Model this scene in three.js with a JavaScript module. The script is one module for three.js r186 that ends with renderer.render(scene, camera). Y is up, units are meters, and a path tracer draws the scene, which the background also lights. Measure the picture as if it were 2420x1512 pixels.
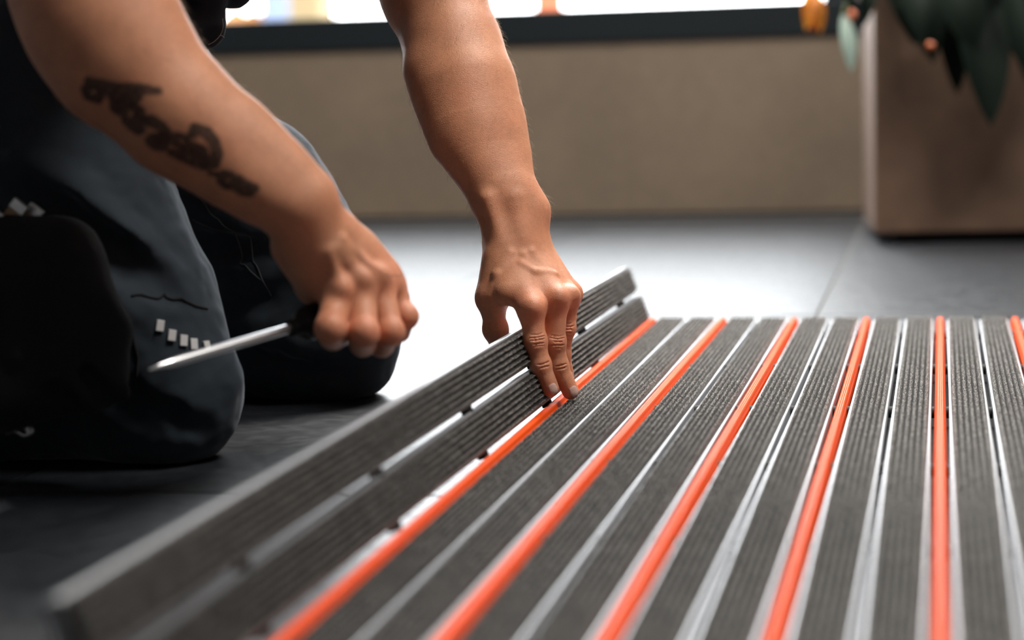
import * as THREE from 'three';
import { mergeGeometries } from 'three/addons/utils/BufferGeometryUtils.js';
import { RoundedBoxGeometry } from 'three/addons/geometries/RoundedBoxGeometry.js';
import { RectAreaLightUniformsLib } from 'three/addons/lights/RectAreaLightUniformsLib.js';
import { ImprovedNoise } from 'three/addons/math/ImprovedNoise.js';

// ---------------------------------------------------------------- camera, sky, exposure
const scene = new THREE.Scene();
const renderer = new THREE.WebGLRenderer({ antialias: true });
renderer.toneMapping = THREE.LinearToneMapping;
renderer.toneMappingExposure = 1.0;
renderer.shadowMap.enabled = true;

const camera = new THREE.PerspectiveCamera(18.1464, 2420 / 1512, 0.05, 200);
camera.position.set(0.3468, 0.3130, 2.4287);
camera.rotation.order = 'YXZ';
camera.rotation.set(-0.117615, 0.212417, -0.028061);
camera.focus = 1.86;
camera.userData.fStop = 3.1;

scene.background = new THREE.Color(0.93, 0.97, 1.0);
scene.backgroundIntensity = 13.5;
const ADDED_LAMP = 52; // radiance of the added ceiling panels

// ---------------------------------------------------------------- helpers
let seed = 20240611;
const rnd = () => { seed = (seed * 1664525 + 1013904223) >>> 0; return seed / 4294967296; };
const rr = (a, b) => a + (b - a) * rnd();
const V = (a) => new THREE.Vector3(a[0], a[1], a[2]);
const perlin = new ImprovedNoise();
const taken = {};
const numbered = (n) => { const k = taken[n] = (taken[n] ?? -1) + 1; return k ? n + '_' + String(k).padStart(3, '0') : n; };
function obj(name, geometry, material, parent = scene) {
  const m = new THREE.Mesh(Array.isArray(geometry) ? mergeGeometries(geometry.map((g) => g.index ? g.toNonIndexed() : g)) : geometry, material);
  m.name = parent === scene ? numbered(name) : name;
  m.castShadow = m.receiveShadow = true;
  parent.add(m);
  return m;
}
function thing(name, label, category, at = [0, 0, 0], turn = 0, group) {
  const o = new THREE.Group();
  o.name = numbered(name); o.position.set(...at); o.rotation.y = turn;
  o.userData = { label, category };
  if (group) o.userData.group = group;
  scene.add(o);
  return o;
}
function tag(o, label, category, group) { Object.assign(o.userData, { label, category }, group ? { group } : {}); return o; }
function struct(o, label) { o.userData.kind = 'structure'; if (label) o.userData.label = label; return o; }
const stuff = (o) => { o.userData.kind = 'stuff'; return o; };
const box = (w, h, d, x = 0, y = 0, z = 0) => new THREE.BoxGeometry(w, h, d).translate(x, y, z);
const rbox = (w, h, d, r, x = 0, y = 0, z = 0, s = 2) => new RoundedBoxGeometry(w, h, d, s, r).translate(x, y, z);
function between(x0, x1, y0, y1, z0, z1) { return box(x1 - x0, y1 - y0, z1 - z0, (x0 + x1) / 2, (y0 + y1) / 2, (z0 + z1) / 2); }
const tube = (pts, r, n = 24, s = 6) => new THREE.TubeGeometry(new THREE.CatmullRomCurve3(pts.map(V)), n, r, s);

function noiseTexture(size, fn, srgb) {
  const d = new Uint8Array(size * size * 4);
  for (let j = 0; j < size; j++) for (let i = 0; i < size; i++) {
    const c = fn(i / size, j / size), o = (j * size + i) * 4;
    for (let k = 0; k < 3; k++) d[o + k] = Math.max(0, Math.min(255, Math.round((Array.isArray(c) ? c[k] : c) * 255)));
    d[o + 3] = 255;
  }
  const t = new THREE.DataTexture(d, size, size);
  t.wrapS = t.wrapT = THREE.RepeatWrapping; t.magFilter = THREE.LinearFilter; t.minFilter = THREE.LinearMipmapLinearFilter; t.generateMipmaps = true;
  if (srgb) t.colorSpace = THREE.SRGBColorSpace;
  t.needsUpdate = true;
  return t;
}
// tileable noise: value lattice of n cells, smooth interpolation
function lattice(n) {
  const a = Float32Array.from({ length: n * n }, rnd), s = (t) => t * t * (3 - 2 * t);
  return (u, v) => {
    const x = u * n, y = v * n, i = Math.floor(x), j = Math.floor(y), fx = s(x - i), fy = s(y - j), g = (p, q) => a[((q % n + n) % n) * n + (p % n + n) % n];
    return (g(i, j) * (1 - fx) + g(i + 1, j) * fx) * (1 - fy) + (g(i, j + 1) * (1 - fx) + g(i + 1, j + 1) * fx) * fy;
  };
}
function repeated(t, x, y) { const c = t.clone(); c.repeat.set(x, y); c.needsUpdate = true; return c; }

// ---------------------------------------------------------------- materials
const lin = (r, g, b) => new THREE.Color().setRGB(r, g, b);
const L8 = lattice(8), L32 = lattice(32), L128 = lattice(128), L256 = lattice(256), L64 = lattice(64);
const std = (o) => new THREE.MeshStandardMaterial(o), phy = (o) => new THREE.MeshPhysicalMaterial(o);

const slateMap = noiseTexture(512, (u, v) => { const k = 0.82 + 0.1 * L8(u, v) + 0.1 * L64(u, v) + 0.12 * L256(u, v); return [0.115 * k, 0.13 * k, 0.15 * k]; }, true);
const slateBump = noiseTexture(512, (u, v) => 0.5 * L32(u, v) + 0.3 * L128(u, v) + 0.2 * L256(u, v));
const M = {};
M.tile = phy({ map: slateMap, roughness: 0.47, roughnessMap: noiseTexture(256, (u, v) => 0.78 + 0.22 * L64(u, v)), bumpMap: slateBump, bumpScale: 0.0002, specularIntensity: 1 });
M.grout = std({ color: lin(0.14, 0.14, 0.14), roughness: 0.9 });
const panelMap = noiseTexture(512, (u, v) => { const k = 0.88 + 0.1 * L8(u, v) + 0.06 * L64(u, v) + 0.08 * L256(u, v); return [0.375 * k, 0.325 * k, 0.27 * k]; }, true);
M.panel = std({ map: panelMap, roughness: 0.75, bumpMap: noiseTexture(256, (u, v) => L256(u, v) * 0.6 + L64(u, v) * 0.4), bumpScale: 0.0004 });
M.frame = phy({ color: lin(0.006, 0.009, 0.011), roughness: 0.6, specularIntensity: 0.3 });
M.plinth = std({ color: lin(0.02, 0.02, 0.02), roughness: 0.8 });
M.wall = std({ color: lin(0.16, 0.16, 0.16), roughness: 0.9 });
M.ceiling = std({ color: lin(0.34, 0.34, 0.34), roughness: 0.95 });
M.glass = phy({ color: 0xffffff, roughness: 0.0, transmission: 1, thickness: 0, ior: 1.45 });
M.planter = std({ map: noiseTexture(512, (u, v) => { const k = 0.9 + 0.12 * L8(u, v) + 0.12 * L32(u, v) + 0.08 * L256(u, v); return [0.37 * k, 0.285 * k, 0.225 * k]; }, true), roughness: 0.7, bumpMap: slateBump, bumpScale: 0.0008 });
M.soil = std({ color: lin(0.03, 0.022, 0.016), roughness: 1 });
M.alu = std({ color: lin(0.46, 0.475, 0.5), roughness: 0.52, metalness: 0.75, bumpMap: repeated(noiseTexture(256, (u, v) => L256(u, 0.3) * 0.7 + 0.3 * L128(u, v)), 30, 1), bumpScale: 0.00006 });
M.orange = phy({ color: lin(0.84, 0.085, 0.006), roughness: 0.5, specularIntensity: 0.2, bumpMap: repeated(noiseTexture(256, (u, v) => 0.6 * L256(u, v) + 0.4 * L32(u, v)), 40, 3), bumpScale: 0.00008 });
M.rubber = std({ color: lin(0.018, 0.018, 0.019), roughness: 0.75 });
M.steel = std({ color: lin(0.72, 0.73, 0.75), roughness: 0.3, metalness: 0.9 });
const carpetMap = noiseTexture(512, (u, v) => { const a = L256(u, v), b = L128(v, u), c = L64(u, v), k = 0.04 + 0.1 * a * a + 0.06 * b + 0.16 * c * c; return [k, k * 0.985, k * 0.97]; }, true);
const carpetBump = noiseTexture(512, (u, v) => 0.6 * L256(u, v) + 0.4 * L128(v, u));
M.carpet = phy({ map: repeated(carpetMap, 16, 1), roughness: 1, specularIntensity: 0.2, bumpMap: repeated(carpetBump, 16, 1), bumpScale: 0.0008, sheen: 1, sheenColor: lin(1, 0.98, 0.95), sheenRoughness: 0.5 });
M.pile = phy({ color: 0xffffff, vertexColors: true, roughness: 1, specularIntensity: 0.2, transmission: 0.5, thickness: 0 });
M.skin = phy({ color: 0xffffff, vertexColors: true, roughness: 0.5, bumpMap: noiseTexture(512, (u, v) => 0.55 * L128(u, v) + 0.45 * L256(u, v)), bumpScale: 0.00026, sheen: 0.25, sheenColor: lin(1, 0.75, 0.6), sheenRoughness: 0.5 });
M.nail = phy({ color: lin(0.72, 0.47, 0.4), roughness: 0.25, clearcoat: 0.3, clearcoatRoughness: 0.2 });
M.hair = std({ color: lin(0.8, 0.6, 0.4), roughness: 0.5 });
const weave = noiseTexture(256, (u, v) => 0.5 + 0.25 * Math.sin(u * 256 * Math.PI / 2 + v * 256 * Math.PI / 2) + 0.25 * L128(u, v));
M.trouser = phy({ color: lin(0.017, 0.027, 0.038), roughness: 0.9, bumpMap: weave, bumpScale: 0.0003, sheen: 0.7, sheenColor: lin(0.5, 0.54, 0.62), sheenRoughness: 0.6 });
M.pocket = phy({ color: lin(0.008, 0.01, 0.013), roughness: 0.9, bumpMap: weave, bumpScale: 0.0003, sheen: 0.15, sheenColor: lin(0.3, 0.33, 0.38), sheenRoughness: 0.6 });
M.shirt = phy({ color: lin(0.01, 0.014, 0.022), roughness: 0.95, sheen: 0.25, sheenColor: lin(0.2, 0.25, 0.32), sheenRoughness: 0.6 });
M.thread = std({ color: lin(0.06, 0.065, 0.075), roughness: 0.9 });
M.fluff = std({ color: lin(0.6, 0.58, 0.55), roughness: 0.9 });
M.reflective = std({ color: lin(0.62, 0.63, 0.64), roughness: 0.45 });
M.boot = std({ color: lin(0.015, 0.014, 0.014), roughness: 0.6 });
M.handle = std({ color: lin(0.01, 0.01, 0.011), roughness: 0.45 });
M.wood = std({ color: lin(0.32, 0.2, 0.11), roughness: 0.6 });
M.leaf = phy({ color: lin(0.004, 0.009, 0.006), roughness: 0.6, specularIntensity: 0.25, transmission: 0.05, thickness: 0 });
M.paleLeaf = phy({ color: lin(0.3, 0.4, 0.34), roughness: 0.6, transmission: 0.35, thickness: 0 });
M.petal = phy({ color: lin(0.55, 0.2, 0.008), roughness: 0.6, transmission: 0.4, thickness: 0 });
M.petalDeep = phy({ color: lin(0.45, 0.09, 0.01), roughness: 0.6, transmission: 0.35, thickness: 0 });
M.stem = std({ color: lin(0.09, 0.12, 0.05), roughness: 0.7 });
M.diffuser = std({ color: 0xffffff, emissive: 0xfff5ea, emissiveIntensity: 2, roughness: 0.6 });
M.paving = std({ color: lin(0.45, 0.45, 0.44), roughness: 0.95 });
M.cream = std({ color: lin(0.16, 0.115, 0.055), roughness: 0.9 });
M.blue = std({ color: lin(0.07, 0.09, 0.145), roughness: 0.7 });
M.signOrange = std({ color: lin(0.2, 0.035, 0.0015), roughness: 0.6 });
M.marigold = std({ color: lin(0.17, 0.06, 0.001), roughness: 0.8 });

// ---------------------------------------------------------------- the room
const ROOM = { x0: -3.6, x1: 3.2, z0: -2.09, z1: 4.4, h: 2.7 };
{ // floor of dark slate tiles with recessed joints, laid parallel to the mat
  const fl = struct(obj('floor', between(ROOM.x0, ROOM.x1, -0.1, -0.0025, ROOM.z0 - 0.2, ROOM.z1), M.grout), 'dark slate tile floor');
  const T = 0.587, J = 0.0035, variants = [0, 1, 2, 3].map((k) => {
    const g = rbox(T - J, 0.02, T - J, 0.0012, 0, -0.01, 0, 1), p = g.attributes.position, uv = new Float32Array(p.count * 2);
    for (let i = 0; i < p.count; i++) { uv[2 * i] = p.getX(i) / 0.6 + k * 0.37; uv[2 * i + 1] = p.getZ(i) / 0.6 + k * 0.71; }
    g.setAttribute('uv', new THREE.BufferAttribute(uv, 2));
    return g;
  });
  for (let i = -6; i <= 5; i++) for (let j = -5; j <= 5; j++) {
    const x = 0.188 + (i + 0.5) * T, z = 0.966 + (j + 0.5) * T;
    if (x - T / 2 < ROOM.x0 || x + T / 2 > ROOM.x1 || z - T / 2 < ROOM.z0 - 0.2 || z + T / 2 > ROOM.z1) continue;
    const t = obj('floor_tile', variants[Math.floor(rnd() * 4)], M.tile, fl);
    t.position.set(x, rr(-0.0004, 0.0004), z); t.rotation.y = Math.floor(rnd() * 4) * Math.PI / 2;
  }
}
function planarUV(g, s = 1) {
  const p = g.attributes.position, n = g.attributes.normal, uv = new Float32Array(p.count * 2);
  for (let i = 0; i < p.count; i++) {
    const ax = Math.abs(n.getX(i)), ay = Math.abs(n.getY(i)), az = Math.abs(n.getZ(i));
    const [a, b] = ay > ax && ay > az ? [p.getX(i), p.getZ(i)] : ax > az ? [p.getZ(i), p.getY(i)] : [p.getX(i), p.getY(i)];
    uv[2 * i] = a * s; uv[2 * i + 1] = b * s;
  }
  g.setAttribute('uv', new THREE.BufferAttribute(uv, 2));
  return g;
}
struct(obj('ceiling', between(ROOM.x0 - 0.2, ROOM.x1 + 0.2, ROOM.h, ROOM.h + 0.15, ROOM.z0 - 0.2, ROOM.z1 + 0.2), M.ceiling), 'plain white ceiling');
struct(obj('wall_back', planarUV(between(ROOM.x0, ROOM.x1, 0.012, 0.398, ROOM.z0 - 0.16, ROOM.z0), 0.9), M.panel), 'low taupe panel wall under the window');
struct(obj('baseboard_back', between(ROOM.x0, ROOM.x1, -0.002, 0.012, ROOM.z0 - 0.16, ROOM.z0 - 0.01), M.plinth), 'black plinth under the taupe wall');
struct(obj('shade_strip_3', rbox(ROOM.x1 - ROOM.x0, 0.006, 0.1, 0.001, (ROOM.x0 + ROOM.x1) / 2, 0.0012, ROOM.z0 + 0.048), M.plinth), 'narrow black strip laid on the floor as shade along the foot of the taupe wall');  // black strip standing in for the shaded floor beside the wall
struct(obj('trim_1', rbox(ROOM.x1 - ROOM.x0, 0.077, 0.17, 0.004, (ROOM.x0 + ROOM.x1) / 2, 0.4365, ROOM.z0 - 0.079), M.frame), 'black window sill rail along the taupe wall');
struct(obj('wall_left', between(ROOM.x0 - 0.2, ROOM.x0, -0.1, ROOM.h, ROOM.z0 - 0.2, ROOM.z1), M.wall));
struct(obj('wall_front', between(ROOM.x0 - 0.2, ROOM.x1 + 0.2, -0.1, ROOM.h, ROOM.z1, ROOM.z1 + 0.2), M.wall));
struct(obj('wall_right', between(ROOM.x1, ROOM.x1 + 0.2, -0.1, ROOM.h, ROOM.z0 - 0.2, ROOM.z1), M.wall));
struct(obj('wall_back_left', planarUV(between(ROOM.x0, -2.1, 0.475, 2.6, ROOM.z0 - 0.16, ROOM.z0 - 0.02), 0.9), M.wall), 'grey wall left of the window');
struct(obj('wall_back_right', planarUV(between(0.14, ROOM.x1, 0.475, 2.6, ROOM.z0 - 0.16, ROOM.z0 - 0.02), 0.9), M.wall), 'grey wall right of the window');
struct(obj('trim_2', between(ROOM.x0, ROOM.x1, 2.6, ROOM.h, ROOM.z0 - 0.16, ROOM.z0), M.wall), 'lintel above the back window');
let windows = 0;
function windowAt(x0, x1, y0, y1, z, turn, at) {
  const w = new THREE.Group(); w.name = 'window_' + (++windows); scene.add(w); struct(w);
  w.position.set(...at); w.rotation.y = turn;
  const t = 0.05;
  obj('window_frame', [between(x0, x1, y0, y0 + t * 0.5, -0.03, 0.03), between(x0, x1, y1 - t, y1, -0.03, 0.03), between(x0, x0 + t, y0, y1, -0.03, 0.03), between(x1 - t, x1, y0, y1, -0.03, 0.03)], M.frame, w);
  obj('pane', between(x0 + t * 0.5, x1 - t * 0.5, y0 + 0.01, y1 - t * 0.5, -0.001, 0.001), M.glass, w);
}
for (const [a, b] of [[-2.1, 0.14]]) windowAt(a, b, 0.45, 2.6, 0, 0, [0, 0, ROOM.z0 - 0.13]);
// unseen ceiling panels added to light arms and mat: a glowing diffuser and a light of its size just below
RectAreaLightUniformsLib.init();
for (const [x, z, dim, where] of [[-0.6, -0.6, 1, 'left of the others, beyond the kneeling person'], [0.3, -1.3, 1, 'nearest the window'], [1.25, 1.0, 0.75, 'right of the mat']]) {
  const l = thing('added_light_panel', 'square ceiling light panel added to light the scene, ' + where, 'ceiling light', [x, ROOM.h, z], 0, 'added ceiling light panels');
  obj('frame', [between(-0.42, 0.42, -0.012, 0, -0.42, -0.39), between(-0.42, 0.42, -0.012, 0, 0.39, 0.42), between(-0.42, -0.39, -0.012, 0, -0.39, 0.39), between(0.39, 0.42, -0.012, 0, -0.39, 0.39)], M.ceiling, l);
  obj('diffuser', between(-0.39, 0.39, -0.008, -0.001, -0.39, 0.39), M.diffuser, l);
  const a = new THREE.RectAreaLight(0xfff8f0, ADDED_LAMP * dim, 0.78, 0.78); a.position.set(0, -0.016, 0); a.rotation.x = -Math.PI / 2; l.add(a);
}

// what stands outside, just above the sill line
struct(obj('floor_outside', between(-30, 30, -0.3, -0.12, -40, ROOM.z0 - 0.25), M.paving), 'pale paving outside the window');
{
    const w = thing('garden_wall', 'cream rendered wall outside, behind the window on the left', 'wall', [-3.276, -0.12, -9.0]);
  obj('wall_body', rbox(0.22, 1.6, 0.3, 0.01, 0, 0.8, 0), M.cream, w); obj('coping', rbox(0.26, 0.05, 0.36, 0.01, 0, 1.625, 0), M.cream, w);
  const p = thing('gate_post', 'grey blue gate post outside, left of the cream wall', 'post', [-3.363, -0.12, -8.6]);
  obj('shaft', rbox(0.13, 1.5, 0.13, 0.01, 0, 0.75, 0), M.blue, p); obj('cap', rbox(0.16, 0.04, 0.16, 0.01, 0, 1.52, 0), M.blue, p);
  const b = thing('marker_post', 'orange marker post outside the window beside the bare forearm', 'post', [-1.848, -0.12, -9.0]);
  obj('shaft', rbox(0.17, 1.3, 0.1, 0.02, 0, 0.65, 0), M.signOrange, b); obj('cap', rbox(0.19, 0.05, 0.12, 0.02, 0, 1.32, 0), M.signOrange, b);
  const f = thing('flower_bush', 'low yellow orange flowering bush outside by the shirt hem', 'bush', [-3.766, -0.12, -9.2]);
  const g = new THREE.IcosahedronGeometry(1, 4), q = g.attributes.position;
  for (let i = 0; i < q.count; i++) { const k = 1 + 0.18 * perlin.noise(q.getX(i) * 3, q.getY(i) * 3, q.getZ(i) * 3); q.setXYZ(i, q.getX(i) * 0.34 * k, q.getY(i) * 0.46 * k + 0.45, q.getZ(i) * 0.3 * k); }
  g.computeVertexNormals(); obj('blossom_crown', g, M.marigold, f);
  obj('stem', new THREE.CylinderGeometry(0.03, 0.05, 0.3, 8).translate(0, 0.1, 0), M.stem, f);
}

// ---------------------------------------------------------------- the entrance mat
const MAT = { pitch: 0.0865, top: 0.022, len: 1.64, width: 0.0335, thick: 0.0125 };
{
  const mat = thing('entrance_mat', 'roll-up entrance mat of charcoal ribbed strips with aluminium edges and orange bars', 'doormat');
  const { width: W, thick: H, len: L } = MAT, e = 0.0020;
  // aluminium carrier: an open channel; local x across, y up (0 = top of the rims), z along, 0 at the far end
  const channel = new THREE.Shape();
  const pts = [[-W / 2, -H], [W / 2, -H], [W / 2, -0.0036], [W / 2 - 0.0006, -0.003], [W / 2 - e, -0.003], [W / 2 - e, -0.005], [-W / 2 + e, -0.005], [-W / 2 + e, -0.003], [-W / 2 + 0.0006, -0.003], [-W / 2, -0.0036]];
  pts.forEach(([x, y], i) => i ? channel.lineTo(x, y) : channel.moveTo(x, y));
  const channelG = planarUV(new THREE.ExtrudeGeometry(channel, { depth: L, bevelEnabled: false, steps: 1 }), 1);
  // ribbed carpet insert with slightly wandering ribs
  const w = W - 2 * e, ribs = 6, nu = ribs * 8, nz = 700, pos = [], uv = [], idx = [];
  const height = (u, z) => 0.0016 - 0.0028 * Math.pow(Math.abs(Math.cos(Math.PI * ribs * (u + 0.012 * perlin.noise(u * 3, z * 22, 2.2)))), 1.6) * 1 + 0.0006 * perlin.noise(u * ribs * 1.3, z * 190, 0.5) + 0.0006 * perlin.noise(u * 40, z * 420, 3.5) - 0.003 * Math.pow(Math.abs(2 * u - 1), 18);
  for (let j = 0; j <= nz; j++) for (let i = 0; i <= nu; i++) { const u = i / nu, z = 0.002 + (L - 0.004) * j / nz; pos.push((u - 0.5) * w, height(u, z), z); uv.push(z / 1.6, u * w / 0.1); }
  for (let j = 0; j < nz; j++) for (let i = 0; i < nu; i++) { const a = j * (nu + 1) + i, b = a + nu + 1; idx.push(a, b, a + 1, b, b + 1, a + 1); }
  // skirts down to the channel at both ends
  for (const j of [0, nz]) for (let i = 0; i < nu; i++) { const a = j * (nu + 1) + i, k = pos.length / 3; for (const v of [a, a + 1]) { pos.push(pos[v * 3], -0.005, pos[v * 3 + 2]); uv.push(uv[v * 2], uv[v * 2 + 1] + 0.05); } idx.push(a, a + 1, k, k, a + 1, k + 1); }
  const carpetG = new THREE.BufferGeometry();
  carpetG.setAttribute('position', new THREE.Float32BufferAttribute(pos, 3)); carpetG.setAttribute('uv', new THREE.Float32BufferAttribute(uv, 2)); carpetG.setIndex(idx); carpetG.computeVertexNormals();
  // loose fibre ends standing out of the ribs
  const fibres = (n) => {
    const p = new Float32Array(n * 9), c = new Float32Array(n * 9);
    for (let i = 0; i < n; i++) {
      const u = (Math.floor(rnd() * ribs) + 0.5 + (rnd() + rnd() - 1) * 0.25) / ribs, z = 0.004 + rnd() * (L - 0.008), x = (u - 0.5) * w, y = height(u, z) - 0.0003, a = rnd() * 6.283, l = rr(0.0008, 0.002), t = rr(0.00014, 0.0003), lean = rr(0.2, 1.1), dir = rnd() * 6.283;
      const dx = Math.cos(a) * t, dz = Math.sin(a) * t, tx = Math.cos(dir) * Math.sin(lean) * l, tz = Math.sin(dir) * Math.sin(lean) * l, k = Math.pow(rnd(), 1.2) * 0.9 + 0.04;
      p.set([x - dx, y, z - dz, x + dx, y, z + dz, x + tx, y + Math.cos(lean) * l, z + tz], i * 9);
      for (let q = 0; q < 3; q++) c.set([k, k * 0.97, k * 0.93], i * 9 + q * 3);
    }
    const g = new THREE.BufferGeometry(); g.setAttribute('position', new THREE.BufferAttribute(p, 3)); g.setAttribute('color', new THREE.BufferAttribute(c, 3)); g.computeVertexNormals();
    return g;
  };
  const pileG = [fibres(60000), fibres(60000)];
  // orange scraper bar: rounded head with fine grooves over a narrower stem
  const bar = new THREE.Shape(), hw = 0.0048;
  const head = [[-hw, -0.012], [hw, -0.012], [hw, -0.0052], [0.0038, -0.0034], [0.0034, -0.0012], [0.0029, -0.0002], [0.0021, 0.0002], [0.0013, -0.0002], [0.0004, 0.0002], [-0.0004, -0.0002], [-0.0013, 0.0002], [-0.0021, -0.0002], [-0.0029, 0], [-0.0034, -0.0012], [-0.0038, -0.0034], [-hw, -0.0052]];
  head.forEach(([x, y], i) => i ? bar.lineTo(x, y) : bar.moveTo(x, y));
  const barG = planarUV(new THREE.ExtrudeGeometry(bar, { depth: L, bevelEnabled: false }), 1);
  const spacerG = new THREE.CylinderGeometry(0.0052, 0.0052, 1, 12).rotateZ(Math.PI / 2), strapG = rbox(W * 0.7, 0.009, L, 0.001, 0, 0, L / 2, 1);
  function profile(k) {
    const p = new THREE.Group(); p.name = 'carpet_strip'; mat.add(p);
    obj('aluminium_channel', channelG, M.alu, p);
    obj('carpet_insert', carpetG, M.carpet, p);
    stuff(obj('carpet_pile', pileG[k % 2], M.pile, p));
    return p;
  }
  function foot(p) { const s = obj('rubber_base', strapG, M.rubber, p); s.position.y = -H - 0.0045; return s; }
  const zs = [0.105, 0.37, 0.635, 0.9, 1.165, 1.43];
  for (let k = 0; k < 8; k++) {
    const x = k * MAT.pitch;
    const b = obj('scraper_bar', barG, M.orange, mat); b.position.set(x, MAT.top - 0.0006, 0.002 * perlin.noise(k, 0.4, 0.2));
    const A = profile(k), B = profile(k + 1); A.position.set(x + 0.02445, MAT.top - 0.0008, 0.003 * perlin.noise(k, 2.4, 0.2)); B.position.set(x + 0.06205, MAT.top - 0.0008, 0.003 * perlin.noise(k, 5.4, 0.2));
    foot(A); foot(B);
    for (const z of zs) for (const [sx, sw] of [[0.0064, 0.0034], [0.04325, 0.0046], [0.0801, 0.0034]]) { const s = obj('spacer', spacerG, M.rubber, mat); s.scale.set(sw, 1, 1); s.position.set(x + sx, 0.0125, z); }
  }
  // the two strips folded up at the near edge of the roll: cross axis, long axis
  const lifted = [{ f: [-0.0076, 0.0354], n: [-0.0094, 0.0450] }, { f: [-0.0224, 0.0705], n: [-0.0194, 0.0820] }];
  lifted.forEach(({ f, n }, k) => {
    const zAxis = new THREE.Vector3(n[0] - f[0], n[1] - f[1], L).normalize();
    const xAxis = new THREE.Vector3(0.335, -0.942, 0).normalize();
    const yAxis = new THREE.Vector3().crossVectors(zAxis, xAxis).normalize(); xAxis.crossVectors(yAxis, zAxis);
    const p = profile(k); p.matrixAutoUpdate = true;
    p.quaternion.setFromRotationMatrix(new THREE.Matrix4().makeBasis(xAxis, yAxis, zAxis)); p.position.set(f[0], f[1], 0);
    for (const z of zs) { const s = obj('spacer', spacerG, M.rubber, p); s.scale.set(0.006, 1, 1); s.position.set(W / 2 + 0.0022, -0.008, z); }
  });
}

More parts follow.
